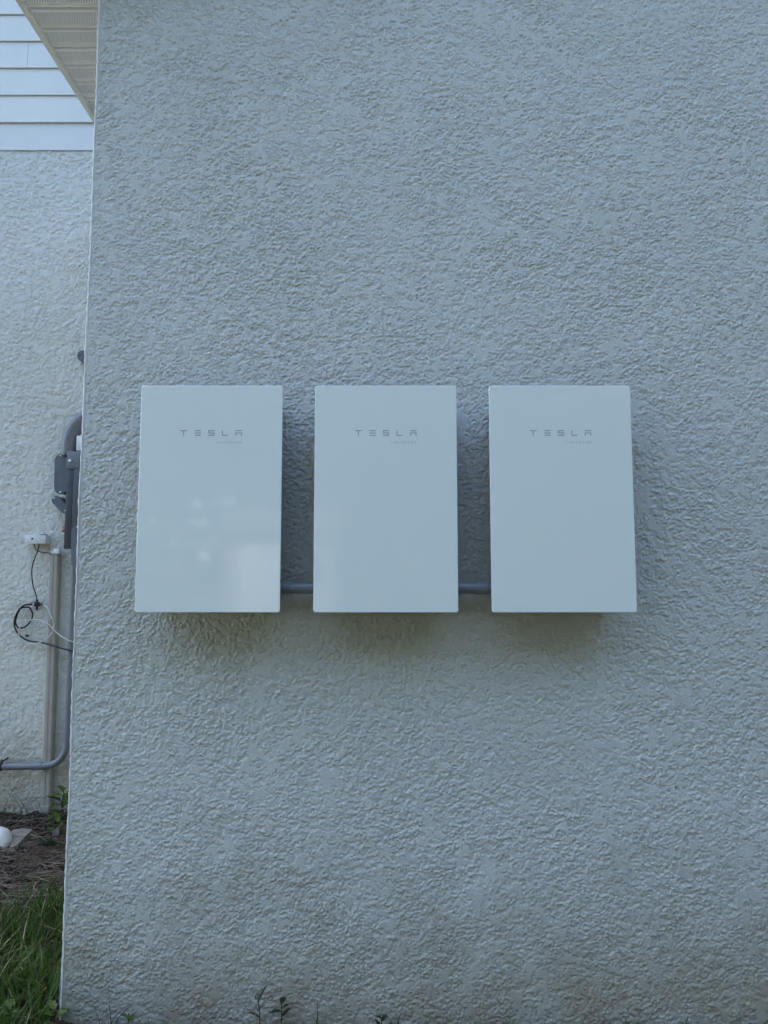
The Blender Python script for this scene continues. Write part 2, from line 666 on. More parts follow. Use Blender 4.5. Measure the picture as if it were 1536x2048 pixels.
def place_front(u, v, h):
    lip = np.clip((u - CORNER_X) / 0.012, 0, 1)           # relief dies out at the corner bead
    # gable slope trims the top
    zmax = SOFFIT_Z + 0.05 + 0.42 * np.minimum(u - CORNER_X, 7.1 - (u - CORNER_X))
    return u, WALL_Y - h * lip, np.minimum(v, np.maximum(zmax, SOFFIT_Z + 0.05))


relief_sheet('front_wall', xs, zs, fld, CELL, place_front, house)

CELL2 = 0.0055
z_frieze = at(90, 301.6, BACK_Y).z
bx = steps([(-3.4, -2.62, 0.06), (-2.62, CORNER_X, CELL2)])
bz = steps([(-0.06, z_frieze, CELL2)])
fld2 = stucco_field(760, 360, CELL2, 1.5)
relief_sheet('recessed_wall', bx, bz, fld2, CELL2, lambda u, v, h: (u, BACK_Y - h, v), house)

fld3 = stucco_field(400, 240, 0.012, 2.5)
sy = steps([(WALL_Y, BACK_Y, 0.012)])
sz = steps([(-0.06, SOFFIT_Z + 0.05, 0.012)])
relief_sheet('side_wall', sy, sz, fld3, 0.012,
             lambda u, v, h: (CORNER_X - h * np.clip((u - WALL_Y) / 0.02, 0, 1), u, v), house)

# corner bead: a slightly wavering proud nose of plaster
random.seed(3)
cb = [(CORNER_X + 0.0016 * math.sin(z * 3.1) + 0.0008 * math.sin(z * 11.3) + random.uniform(-.0009, .0009), WALL_Y + 0.0005, z) for z in np.arange(-0.05, SOFFIT_Z + 0.04, 0.014)]
tube('corner_bead', cb, [0.0027 + random.uniform(-0.0009, 0.0010) for _ in cb], 'bead_paint', house, seg=10)

# frieze band, then lap siding, course by course
BX0, BX1 = -3.4, CORNER_X + 0.0
box('frieze_board', BX0, BX1, BACK_Y - 0.006, BACK_Y + 0.03, z_frieze + 0.001, at(90, 247.4, BACK_Y).z + 0.02, 'trim_paint', house)
z0s = at(90, 247.4, BACK_Y).z
z1s = at(90, 85.4, BACK_Y).z
exposure = (z1s - z0s) / 3.0


def siding_plank(x0, x1, z):
    bm = bmesh.new()
    prof = [(BACK_Y - 0.017, z), (BACK_Y - 0.007, z), (BACK_Y + 0.003, z + exposure + 0.03), (BACK_Y - 0.0065, z + exposure + 0.03)]
    a = [bm.verts.new((x0, y, zz)) for y, zz in prof]
    b = [bm.verts.new((x1, y, zz)) for y, zz in prof]
    bm.faces.new(a[::-1])
    bm.faces.new(b)
    for i in range(4):
        bm.faces.new((a[i], a[(i + 1) % 4], b[(i + 1) % 4], b[i]))
    return from_bm('siding_plank', bm, 'siding_paint', house)


xj = at(57.5, 112, BACK_Y).x
random.seed(11)
for i in range(16):
    z = z0s + i * exposure
    j = xj if i == 2 else random.choice((-2.9, -3.1, -2.7))
    siding_plank(BX0, j - 0.0012, z)
    siding_plank(j + 0.0012, BX1 - 0.004 if z < SOFFIT_Z else 3.0, z)
z_top = z0s + 16 * exposure
box('upper_wall', BX0 + 0.02, 6.0, BACK_Y + 0.006, BACK_Y + 4.0, z_frieze - 0.6, z_top, 'trim_paint', house)

# eave along the side wall: soffit strips, channels, fascia
sof = box('soffit', FASCIA_X + 0.03, CORNER_X - 0.003, WALL_Y - 0.35, BACK_Y - 0.02, SOFFIT_Z + 0.012, SOFFIT_Z + 0.03, 'trim_paint', house)


def soffit_panel(y0):
    bm = bmesh.new()
    w = 0.1016
    prof = [(0.004, 0.010), (0.009, 0.0), (0.018, 0.0), (0.021, 0.004), (w - 0.016, 0.004), (w - 0.013, 0.0), (w - 0.004, 0.0), (w - 0.0005, 0.010)]
    xa, xb = FASCIA_X + 0.02, CORNER_X - 0.004
    a = [bm.verts.new((xa, y0 + p, SOFFIT_Z + q)) for p, q in prof]
    b = [bm.verts.new((xb, y0 + p, SOFFIT_Z + q)) for p, q in prof]
    for i in range(len(prof) - 1):
        bm.faces.new((a[i], a[i + 1], b[i + 1], b[i]))
    return from_bm('soffit_panel', bm, SOFFIT, sof)


y = SOFFIT_Y0
while y + 0.1016 < BACK_Y - 0.02:
    if y > WALL_Y - 0.34:
        soffit_panel(y)
    y += 0.1016
box('fascia', FASCIA_X - 0.004, FASCIA_X + 0.022, WALL_Y - 0.35, BACK_Y - 0.02, SOFFIT_Z - 0.012, SOFFIT_Z + 0.16, 'trim_paint', house, bev=0.004)
box('wall_channel', CORNER_X - 0.024, CORNER_X - 0.004, WALL_Y + 0.004, BACK_Y - 0.02, SOFFIT_Z - 0.004, SOFFIT_Z + 0.0095, 'trim_paint', house)


def roof_slab(name, pts, th):
    bm = bmesh.new()
    lo = [bm.verts.new(p) for p in pts]
    hi = [bm.verts.new((p[0], p[1], p[2] + th)) for p in pts]
    bm.faces.new(lo[::-1])
    bm.faces.new(hi)
    n = len(pts)
    for i in range(n):
        bm.faces.new((lo[i], lo[(i + 1) % n], hi[(i + 1) % n], hi[i]))
    return from_bm(name, bm, 'roof_shingle', house)


ridge_x = CORNER_X + 3.55
zr = SOFFIT_Z + 0.165 + 0.42 * (ridge_x - FASCIA_X)
ze = SOFFIT_Z + 0.165
ya, yb = WALL_Y - 0.36, BACK_Y + 4.2
roof_slab('roof', [(FASCIA_X - 0.02, ya, ze), (ridge_x, ya, zr), (ridge_x, BACK_Y - 0.03, zr), (FASCIA_X - 0.02, BACK_Y - 0.03, ze)], 0.05)
roof_slab('roof', [(ridge_x, ya, zr), (6.6, ya, ze), (6.6, BACK_Y - 0.03, ze), (ridge_x, BACK_Y - 0.03, zr)], 0.05)
roof_slab('roof', [(BX0 - 0.5, BACK_Y - 0.5, z_top), (6.5, BACK_Y - 0.5, z_top), (6.5, BACK_Y + 2, z_top + 1.1), (BX0 - 0.5, BACK_Y + 2, z_top + 1.1)], 0.06)
roof_slab('roof', [(BX0 - 0.5, BACK_Y + 2, z_top + 1.1), (6.5, BACK_Y + 2, z_top + 1.1), (6.5, BACK_Y + 4.5, z_top), (BX0 - 0.5, BACK_Y + 4.5, z_top)], 0.06)
box('rear_wall', BX0 + 0.01, 6.1, BACK_Y + 0.05, BACK_Y + 3.9, -0.05, z_frieze - 0.6, 'trim_paint', house)
box('inner_wall', CORNER_X + 0.06, 6.19, WALL_Y + 0.06, BACK_Y + 0.03, -0.05, SOFFIT_Z, 'trim_paint', house)

# loose strip of flashing by the foot of the corner
p0, p1 = at(125.5, 1915, WALL_Y + 0.03), at(115, 2044, WALL_Y + 0.03)
bm = bmesh.new()
rows = []
for k in range(9):
    t = k / 8
    c = p0.lerp(p1, t) + Vector((-0.006 * math.sin(t * 3.1), 0, 0))
    wd = 0.002 + 0.014 * t
    rows.append([bm.verts.new(c + Vector((-wd * 0.2, 0.012, 0))), bm.verts.new(c + Vector((wd, 0, 0))), bm.verts.new(c + Vector((wd + 0.004, 0.014, 0)))])
for a, b in zip(rows[:-1], rows[1:]):
    for k in range(2):
        bm.faces.new((a[k], a[k + 1], b[k + 1], b[k]))
o = from_bm('flashing_strip', bm, 'flashing', None, smooth=True)
tag(o, 'thin grey flashing strip bent away from the foot of the wall corner', 'flashing')

# ============================================================ inverters
GW, GH, GD = 0.414, 0.660, 0.157
LET = {
    'T': [((0, 1), (1, 1)), ((.5, 1), (.5, 0))],
    'L': [((.0, 1), (.0, 0)), ((0, 0), (1, 0))],
    'I': [((.5, 1), (.5, 0))],
    'N': [((0, 0), (0, 1)), ((0, 1), (1, 0)), ((1, 0), (1, 1))],
    'V': [((0, 1), (.5, 0)), ((.5, 0), (1, 1))],
    'E': [((0, 1), (1, 1)), ((0, .5), (1, .5)), ((0, 0), (1, 0))],
    'S': [((0, 1), (1, 1)), ((0, 1), (0, .5)), ((0, .5), (1, .5)), ((1, .5), (1, 0)), ((0, 0), (1, 0))],
    'R': [((0, 0), (0, 1)), ((0, 1), (1, 1)), ((1, 1), (1, .5)), ((0, .5), (1, .5)), ((.5, .5), (1, 0))],
    'A': [((0, 1), (1, 1)), ((0, .5), (1, .5)), ((0, .5), (0, 0)), ((1, .5), (1, 0))],
}


def strokes_bm(items, st, yf):
    """items: (char, x, z, w, h); flat print 0.25 mm proud of the glass at y = yf"""
    bm = bmesh.new()
    for n, (ch, x, z, w, h) in enumerate(items):
        for q, (a, b) in enumerate(LET[ch]):
            A = Vector((x + st / 2 + a[0] * (w - st), 0, z + st / 2 + a[1] * (h - st)))
            B = Vector((x + st / 2 + b[0] * (w - st), 0, z + st / 2 + b[1] * (h - st)))
            d = (B - A).normalized()
            nrm = Vector((-d.z, 0, d.x)) * st / 2
            A -= d * st / 2
            B += d * st / 2
            yy = yf - 0.00025 - q * 0.00003
            bm.faces.new([bm.verts.new((p.x, yy, p.z)) for p in (A + nrm, B + nrm, B - nrm, A - nrm)])
    return bm


def make_inverter():
    root = thing('wall_inverter', (0, 0, 0), 'inverter', 'inverter', 'white glass inverters in a row on the stucco wall')
    g = plate('glass_panel', rrect(GW, GH, 0.0075), (0, -GD, GH / 2), 0, 0.006, 'white_glass', root, bev=0.0016)
    k = 0.1795 / 122.9
    x0 = -0.5 * 0.1795
    zl = 0.5105
    items = []
    for ch, a, b in (('T', 22.3, 35.9), ('E', 51.6, 63.8), ('S', 78.2, 90.7), ('L', 105.3, 116.8), ('A', 132.0, 145.2)):
        items.append((ch, x0 + (a - 22.3) * k, zl, (b - a) * k, 0.0168))
    for it in items:
        from_bm('letter', strokes_bm([it], 0.0027, -GD), 'print_grey', g)
    items = []
    xa, xb = x0 + (93.6 - 22.3) * k, x0 + (144.7 - 22.3) * k
    for i, ch in enumerate('INVERTER'):
        items.append((ch, xa + (xb - xa - 0.0058) * i / 7, zl - 0.0225, 0.0058, 0.0062))
    from_bm('model_lettering', strokes_bm(items, 0.0010, -GD), 'print_faint', g)
    h = box('housing', -GW / 2 + 0.022, GW / 2 - 0.022, -GD + 0.011, -0.006, 0.024, GH - 0.024, 'housing_grey', root, bev=0.006)
    box('seal', -GW / 2 + 0.012, GW / 2 - 0.012, -GD + 0.006, -GD + 0.011, 0.012, GH - 0.012, 'black_rubber', root)
    box('latch', GW / 2 - 0.0225, GW / 2 - 0.004, -GD + 0.03, -GD + 0.045, 0.388, 0.402, 'black_rubber', h, bev=0.002)
    box('mounting_bracket', -0.15, 0.15, -0.0055, 0.0015, 0.10, 0.56, 'conduit_grey', root)
    return root


def copy_tree(o, parent=None):
    c = o.copy()
    col.objects.link(c)
    c.parent = parent
    for ch in o.children:
        copy_tree(ch, c)
    return c


inv = make_inverter()
UNIT_Z = 1.196
for i, (x, rz, lab) in enumerate((
        (-0.504, 0.0, 'white glass-front wall inverter nearest the house corner, leftmost of the row'),
        (0.005, 0.0, 'white glass-front wall inverter in the middle, conduit on both sides'),
        (0.5145, 0.0, 'white glass-front wall inverter at the right end of the row'))):
    o = inv if i == 0 else copy_tree(inv)
    o.location = (x, WALL_Y - 0.003, UNIT_Z)
    o['label'] = lab

# conduits linking the inverters
zc = at(600, 1176.5, WALL_Y - 0.05).z
yc = WALL_Y - 0.055


def link_conduit(xa, xb, ca, cb_, label):
    r = thing('link_conduit', ((xa + xb) / 2, yc, zc - 0.018), label, 'conduit', 'grey conduits between the inverters')
    tube('pipe', [(xa, yc, zc), (xb, yc, zc)], 0.0172, 'conduit_dark', r, seg=28)
    for c in (ca, cb_):
        tube('collar', [(c - 0.019, yc, zc), (c - 0.018, yc, zc), (c + 0.018, yc, zc), (c + 0.019, yc, zc)], [0.018, 0.0202, 0.0202, 0.018], 'conduit_dark', r, seg=28)


link_conduit(-0.504 + 0.17, 0.005 - 0.17, at(566, 1176, yc).x - 0.012, 0.005 - 0.19, 'short grey conduit between the left and middle inverters')
link_conduit(0.005 + 0.17, 0.5145 - 0.17, 0.005 + 0.205, at(962, 1176, yc).x + 0.002, 'short grey conduit with a collar between the middle and right inverters')

# ============================================================ recessed wall equipment
BY = BACK_Y
EPX = BY / F     # metres per pixel there, roughly


def stadium(w, h, seg=10):
    r = w / 2
    out = []
    for k in range(seg + 1):
        a = R(180 * k / seg)
        out.append((r * math.cos(a), h / 2 - r + r * math.sin(a)))
    for k in range(seg + 1):
        a = R(180 + 180 * k / seg)
        out.append((r * math.cos(a), -h / 2 + r + r * math.sin(a)))
    return out


# disconnect enclosure
yf = BY - 0.14
a = at(134.5, 903, yf)
bz_ = at(131, 1098, yf).z
xl = a.x
box_x1 = xl + 0.30
enc = thing('disconnect_box', (xl + 0.15, yf, bz_), 'dark grey electrical enclosure on the recessed wall, half hidden by the corner', 'electrical box')
box('body', xl + 0.004, box_x1, yf + 0.012, BY - 0.004, bz_ + 0.003, a.z - 0.003, 'enclosure_grey', enc, bev=0.002)
zf = at(136, 938, yf).z
box('hood', xl, box_x1 + 0.004, yf - 0.006, yf + 0.0115, zf, a.z, 'cover_grey', enc, bev=0.003)
xd = at(145.3, 1010, yf).x
box('frame', xl + 0.002, xd - 0.0015, yf - 0.001, yf + 0.0115, bz_ + 0.001, zf - 0.002, 'enclosure_grey', enc, bev=0.002)
box('door', xd + 0.0015, box_x1 - 0.02, yf - 0.009, yf + 0.0115, bz_ + 0.001, zf - 0.002, 'enclosure_grey', enc, bev=0.003)
p = at(140.2, 922, yf - 0.006)
disc_dome('screw', p, 0.0085, 0.005, 'screw_steel', enc)
p = at(130.8, 1060, BY - 0.08)
hd = tube('handle', [p + Vector((0.03, 0, 0)), p + Vector((0.004, 0, 0)), p + Vector((-0.010, 0, 0))], [0.020, 0.020, 0.014], 'red_plastic', enc, seg=16)

# pale junction box behind the elbow
p = at(153, 871, BY - 0.125)
jb = box('junction_box', p.x, p.x + 0.2, BY - 0.125, BY - 0.003, a.z + 0.008, p.z, 'white_plastic', None, bev=0.003)
tag(jb, 'pale plastic junction box above the dark enclosure, mostly behind the corner', 'junction box')

# big service elbow
ye = BY - 0.075
el = thing('service_elbow', at(138, 905, ye), 'thick grey conduit elbow curving down into the dark enclosure', 'conduit')
pts = spline([at(px, py, ye) for px, py in ((137.6, 912), (138.2, 892), (143.5, 868), (156, 848), (174, 834), (198, 826), (230, 823))], 8)
tube('pipe', pts, 0.0425, 'conduit_grey', el, seg=28)
tube('collar', [at(137.6, 909, ye), at(137.8, 903.5, ye)], 0.0455, 'conduit_grey', el, seg=28)


def conduit_body(center_px, ang, w, h, yfront, label, screws=True, hub=None):
    c = at(center_px[0], center_px[1], yfront)
    r = thing('conduit_body', c, label, 'conduit fitting', 'grey conduit fittings with oblong covers')
    plate('shell', stadium(w * 0.9, h * 0.97), (c.x, c.y + 0.005, c.z), ang, BY - c.y - 0.012, 'conduit_grey', r, bev=0.0)
    cov = plate('cover', stadium(w, h), c, ang, 0.0045, 'cover_grey', r, bev=0.0015)
    d = Vector((-math.sin(ang), 0, math.cos(ang)))
    for s_ in (1, -1):
        q = c + d * s_ * (h / 2 - 0.011)
        disc_dome('screw', q, 0.0052, 0.003, 'screw_steel', cov, seg=10)
    return r


conduit_body((121.4, 948), R(1.6), 0.074, 0.229, BY - 0.10, 'upright oblong-covered conduit fitting left of the dark enclosure')
conduit_body((120.0, 1009), R(44), 0.050, 0.118, BY - 0.085, 'small conduit fitting tilted diagonally below the upright one')
conduit_body((155.6, 1093.5), R(2.2), 0.074, 0.236, BY - 0.165, 'oblong-covered conduit fitting at the foot of the dark enclosure, on top of a long pipe')
# short nipple joining fitting and box
# round cap higher up
c = at(165.5, 711.5, BY - 0.05)
cap = thing('round_cover', c, 'round grey cover plate high on the recessed wall beside the corner', 'cover plate')
cv = plate('cover', stadium(0.064, 0.20), (c.x + 0.047, c.y, c.z - 0.045), R(47), 0.005, 'cover_grey', cap, bev=0.002)
plate('shell', stadium(0.056, 0.19), (c.x + 0.047, c.y + 0.005, c.z - 0.045), R(47), 0.04, 'conduit_grey', cap)
disc_dome('screw', at(160, 710.5, BY - 0.05), 0.0045, 0.002, 'black_rubber', cv, seg=10)

# long conduit down, sweep to the left
yv = BY - 0.06
vp = thing('long_conduit', at(136, 1480, yv), 'long grey conduit running down the recessed wall and sweeping left near the ground', 'conduit')
pts = spline([at(149.5, 1128, yv), at(149.2, 1140, yv), at(143, 1290, yv), at(135.2, 1470, yv)], 8)
pts += spline([at(134.6, 1487, yv), at(131.0, 1503, yv), at(121, 1518, yv), at(107, 1528, yv), at(90, 1531.5, yv)], 6)
pts += spline([at(70, 1532.2, yv), at(30, 1532.8, yv), at(-80, 1535, yv)], 4)
tube('pipe', pts, 0.0186, 'conduit_grey', vp, seg=24)
tube('coupling', [at(135.8, 1464, yv), at(134.7, 1488, yv)], 0.0212, 'conduit_grey', vp, seg=24)
tube('coupling', [at(85, 1531.6, yv), at(66.5, 1532.2, yv)], 0.0212, 'conduit_grey', vp, seg=24)
p = at(1.5, 1532.6, yv)
tube('strap', [p + Vector((0.006, 0.06, 0.03)), p + Vector((0.006, 0.01, 0.026)), p + Vector((0.006, -0.018, 0.016)), p + Vector((0.006, -0.024, 0)), p + Vector((0.006, -0.016, -0.018)), p + Vector((0.006, 0.05, -0.026))], 0.005, 'black_rubber', vp, seg=8)
tube('strap_loop', spline([at(0, 1521, yv - 0.01), at(3.5, 1519.5, yv - 0.01), at(3.8, 1524, yv - 0.01), at(-1, 1525, yv - 0.01)], 6), 0.0022, 'black_rubber', vp, seg=6)

# beige channel post
yp = BY - 0.045
top, bot = at(108, 1108, yp), at(89.5, 1628, yp)
post = thing('beige_channel', (bot.x, yp, 0), 'tall narrow beige metal channel standing against the recessed wall', 'channel')
hw = 0.0245
bm = bmesh.new()
prof = [(-hw, BY - 0.003), (-hw, yp + 0.006), (-hw + 0.006, yp), (-0.004, yp), (-0.002, yp + 0.003), (0.003, yp + 0.003), (0.005, yp), (hw - 0.007, yp), (hw - 0.001, yp + 0.006), (hw, BY - 0.003)]
ra = [bm.verts.new((top.x + px_, py_, top.z)) for px_, py_ in prof]
rb = [bm.verts.new((bot.x + px_, py_, -0.02)) for px_, py_ in prof]
for i in range(len(prof) - 1):
    bm.faces.new((ra[i], ra[i + 1], rb[i + 1], rb[i]))
bm.faces.new(ra)
from_bm('channel_face', bm, 'beige_paint', post)
ft = at(88, 1612, yp)
box('foot', bot.x - hw - 0.006, bot.x + hw - 0.002, yp - 0.006, BY - 0.004, 0.0, ft.z, 'beige_paint', post, bev=0.003)
cc = at(111, 1104, yp - 0.004)
cpz = thing('clear_connector', cc, 'clear plastic cable connector sitting on top of the beige channel', 'connector')
box('block', cc.x - 0.012, cc.x + 0.022, yp - 0.008, yp + 0.028, top.z + 0.002, top.z + 0.030, 'clear_plastic', cpz, bev=0.004)
box('block', cc.x - 0.026, cc.x - 0.014, yp - 0.004, yp + 0.02, top.z + 0.001, top.z + 0.014, 'clear_plastic', cpz, bev=0.003)

# sensor box with its cables
ysb = BY - 0.062
a1, a2 = at(50.5, 1071, ysb), at(91, 1087, ysb)
sb = thing('sensor_box', ((a1.x + a2.x) / 2, ysb, a2.z), 'small white box with a dark round hole on the recessed wall', 'sensor box')
box('case', a1.x, a2.x, ysb, BY - 0.003, a2.z, a1.z, 'white_plastic', sb, bev=0.004)
box('lid', a1.x + 0.0, a2.x + 0.002, ysb - 0.004, ysb - 0.0005, a2.z - 0.001, a1.z + 0.002, 'white_plastic', sb, bev=0.0015)
disc_dome('port', at(64.5, 1077.5, ysb - 0.004), 0.0062, 0.0015, 'black_rubber', sb, seg=14)
box('mount_tab', a1.x + 0.07, a1.x + 0.105, BY - 0.04, BY - 0.015, a1.z + 0.003, a1.z + 0.007, 'black_rubber', sb)
tube('antenna', [at(86, 1070, BY - 0.03), at(89, 1061, BY - 0.03)], 0.003, 'white_plastic', sb, seg=8)


def z3(x, y):
    return x / 5.12, 1030 + y / 5.12


def cable(name, zp, r, m, label, cat, Yo, n=8):
    pts_ = []
    for i, (x, y) in enumerate(zp):
        px, py = z3(x, y)
        pts_.append(at(px, py, Yo[i] if isinstance(Yo, (list, tuple)) else Yo))
    o_ = tube(name, spline(pts_, n), r, m, None, seg=8)
    return tag(o_, label, cat)


yc1 = BY - 0.03
cable('thin_cable', [(345, 297), (365, 345), (400, 372), (440, 384), (490, 388), (525, 397)], 0.0028, 'black_rubber', 'thin black wire from the white box to the clear connector', 'cable', BY - 0.05)
cable('drop_cable', [(402, 300), (385, 370), (348, 465), (325, 575), (338, 720), (366, 805), (380, 880)], 0.0034, 'black_rubber', 'black cable hanging from the white box down to the splitter', 'cable', BY - 0.028)
tube('white_stub', [at(*z3(428, 300), BY - 0.035), at(*z3(432, 350), BY - 0.03)], 0.004, 'white_cable', sb, seg=8)
sp_c = at(*z3(378, 915), BY - 0.03)
spl = thing('cable_splitter', sp_c, 'small black cable splitter where the black and white coils meet', 'splitter')
box('body', sp_c.x - 0.012, sp_c.x + 0.013, sp_c.y - 0.012, sp_c.y + 0.012, sp_c.z - 0.013, sp_c.z + 0.013, 'black_rubber', spl, bev=0.003)
tube('plug', [at(*z3(380, 865), BY - 0.03), at(*z3(378, 905), BY - 0.03)], 0.0075, 'black_rubber', spl, seg=10)
tube('plug', [at(*z3(378, 925), BY - 0.03), at(*z3(376, 975), BY - 0.03)], 0.0065, 'black_rubber', spl, seg=10)
tube('plug', [at(*z3(300, 916), BY - 0.03), at(*z3(372, 914), BY - 0.03)], 0.0058, 'black_rubber', spl, seg=10)
tube('ferrule', [at(*z3(340, 914), BY - 0.03), at(*z3(362, 914), BY - 0.03)], 0.0068, 'screw_steel', spl, seg=10)
tube('plug', [at(*z3(390, 914), BY - 0.03), at(*z3(445, 918), BY - 0.03)], 0.0050, 'black_rubber', spl, seg=10)
tube('tie', spline([at(*z3(398, 885), BY - 0.035), at(*z3(330, 896), BY - 0.04), at(*z3(310, 906), BY - 0.04)], 6), 0.0016, 'black_rubber', spl, seg=6)

cable('black_coil', [(310, 916), (250, 922), (190, 975), (152, 1060), (150, 1140), (185, 1215), (240, 1262), (310, 1292), (420, 1306), (520, 1330), (640, 1368), (740, 1392), (850, 1415)],
      0.0048, 'black_rubber', 'thick black cable looping from the splitter and running right behind the corner', 'cable',
      [BY - 0.03, BY - 0.03, BY - 0.03, BY - 0.03, BY - 0.03, BY - 0.03, BY - 0.03, BY - 0.03, BY - 0.045, BY - 0.07, BY - 0.085, BY - 0.09, BY - 0.09])
lp = [(240, 945), (300, 948), (333, 1010), (318, 1075), (270, 1135), (220, 1158), (178, 1145), (160, 1095), (172, 1030), (205, 965)]
o = tube('cable_loop', spline([at(*z3(x, y), BY - 0.022) for x, y in lp] + [at(*z3(245, 943), BY - 0.02)], 6), 0.0044, 'black_rubber', None, seg=8)
tag(o, 'small round black cable loop coiled inside the larger coil', 'cable')
cable('white_coil', [(440, 916), (488, 955), (525, 1040), (553, 1140), (520, 1225), (450, 1285), (370, 1318), (300, 1324), (230, 1295), (192, 1225), (205, 1150), (250, 1100), (330, 1075), (430, 1083), (510, 1130), (590, 1212), (670, 1268), (760, 1304), (860, 1340)],
      0.0036, 'white_cable', 'white cable coiled once in front of the beige channel and running behind the corner', 'cable',
      [BY - 0.03, BY - 0.045, BY - 0.06, BY - 0.065, BY - 0.065, BY - 0.06, BY - 0.05, BY - 0.042, BY - 0.04, BY - 0.036, BY - 0.036, BY - 0.036, BY - 0.04, BY - 0.05, BY - 0.062, BY - 0.07, BY - 0.085, BY - 0.088, BY - 0.088])
p = at(*z3(268, 1236), BY - 0.018)
o = box('cable_clip', p.x - 0.006, p.x + 0.006, p.y, BY - 0.002, p.z - 0.006, p.z + 0.006, 'black_rubber', None, bev=0.002)
tag(o, 'tiny dark cable clip on the wall between the coils', 'clip')

# ============================================================ things on the soil bed
g0 = on_ground(6, 1690)
pe = thing('pipe_elbow', (g0.x, g0.y, 0), 'white plastic drain pipe elbow lying on the soil at the left edge', 'pipe')
c1 = at(0, 1676, g0.y)
tube('pipe', spline([c1 + Vector((-0.5, 0.06, 0.0)), c1 + Vector((-0.12, 0.02, 0.0)), c1 + Vector((-0.01, 0, 0.004)), c1 + Vector((0.022, -0.03, -0.006)), c1 + Vector((0.026, -0.075, -0.03))], 8), 0.048, 'pvc_white', pe, seg=28)
tube('socket', [c1 + Vector((-0.20, 0.031, 0)), c1 + Vector((-0.035, 0.004, 0.002))], 0.0525, 'pvc_white', pe, seg=28)
tube('socket', [c1 + Vector((0.0235, -0.048, -0.014)), c1 + Vector((0.026, -0.088, -0.035))], 0.0515, 'pvc_white', pe, seg=28)

bm = bmesh.new()
tri = [on_ground(22, 1672), on_ground(44, 1668), on_ground(65, 1670), on_ground(52, 1682), on_ground(36, 1700), on_ground(18, 1712)]
lo = [bm.verts.new((q.x, q.y, -0.01)) for q in tri]
hi = [bm.verts.new((q.x * 0.995 - 0.006, q.y, 0.030 + 0.006 * i % 3 * 0.01)) for i, q in enumerate(tri)]
bm.faces.new(hi)
for i in range(len(tri)):
    bm.faces.new((lo[i], lo[(i + 1) % len(tri)], hi[(i + 1) % len(tri)], hi[i]))
bmesh.ops.bevel(bm, geom=bm.edges[:], offset=0.004, segments=1, affect='EDGES')
o = from_bm('stone_shard', bm, 'slab_stone')
tag(o, 'flat brownish stone shard on the soil beside the white pipe elbow', 'stone')


def leaf_bm(bm, base, d, up, L, wd, curl=0.25, lobes=0):
    d = Vector(d).normalized()
    side = d.cross(Vector(up))
    if side.length < 1e-4:
        side = d.cross(Vector((1, 0, 0)))
    side.normalize()
    nrm = side.cross(d).normalized()
    N = 6
    prev = None
    for i in range(N + 1):
        t = i / N
        c = Vector(base) + d * L * t - nrm * (curl * L * t * t)
        w = wd * (math.sin(math.pi * min(1, t * 0.92 + 0.06)) ** 0.8)
        if lobes and i % 2:
            w *= 0.62
        if i in (0, N):
            w = wd * 0.05
        row = [bm.verts.new(c + side * w + nrm * w * 0.25), bm.verts.new(c), bm.verts.new(c - side * w + nrm * w * 0.25)]
        if prev:
            for k in range(2):
                bm.faces.new((prev[k], prev[k + 1], row[k + 1], row[k]))
        prev = row


def blade(V, Fc, base, d, L, w, bend, n=4):
    """grass blade into vertex/face lists"""
    dx, dy = d
    s0 = len(V)
    sx_, sy_ = -dy, dx
    for i in range(n + 1):
        t = i / n
        r_ = bend * L * t ** 1.9
        hgt = L * (t - 0.32 * bend * t * t)
        ww = w * (1 - t) ** 0.6 * (0.75 + 0.25 * t) + 0.0002
        cx, cy, cz = base[0] + dx * r_, base[1] + dy * r_, base[2] + hgt
        V.append((cx - sx_ * ww, cy - sy_ * ww, cz))
        V.append((cx + sx_ * ww, cy + sy_ * ww, cz))
    for i in range(n):
        k = s0 + 2 * i
        Fc.append((k, k + 1, k + 3, k + 2))


def lists_obj(name, V, Fc, m, parent=None):
    me = bpy.data.meshes.new(name)
    me.from_pydata(V, [], Fc)
    me.materials.append(MATS[m])
    me.polygons.foreach_set('use_smooth', [True] * len(me.polygons))
    return link(name, me, parent)


rnd = random.Random(21)


def weed(name, base, label, leaf, n, Lr, Wr, h, lean=(0, 0), lobes=0, cat='weed', spread=1.0, stem='stem_dark', tipcurl=False):
    t = thing(name, base, label, cat)
    b = Vector(base)
    top_ = b + Vector((lean[0], lean[1], h))
    mid = b.lerp(top_, 0.5) + Vector((lean[0] * -0.3, 0, 0))
    sp_ = spline([b - Vector((0, 0, 0.02)), mid, top_], 6)
    if tipcurl:
        sp_ += [top_ + Vector((0.006 * math.sin(k * 0.8), 0, 0.006 * (1 - math.cos(k * 0.8)) - 0.0015 * k)) for k in range(1, 8)]
    tube('stem', sp_, 0.0015 if h < 0.2 else 0.0025, stem, t, seg=6)
    for i in range(n):
        f = 0.12 + 0.86 * (i + 0.5) / n
        p_ = sp_[min(len(sp_) - 1, int(f * 12))]
        az = i * 2.4 + rnd.uniform(-.4, .4)
        bm_ = bmesh.new()
        leaf_bm(bm_, p_, (math.cos(az) * spread, math.sin(az) * spread * 0.7, rnd.uniform(0.1, 0.9)), (0, 0, 1), rnd.uniform(*Lr), rnd.uniform(*Wr), rnd.uniform(0.1, 0.5), lobes)
        from_bm('leaf', bm_, leaf, t, smooth=True)
    return t


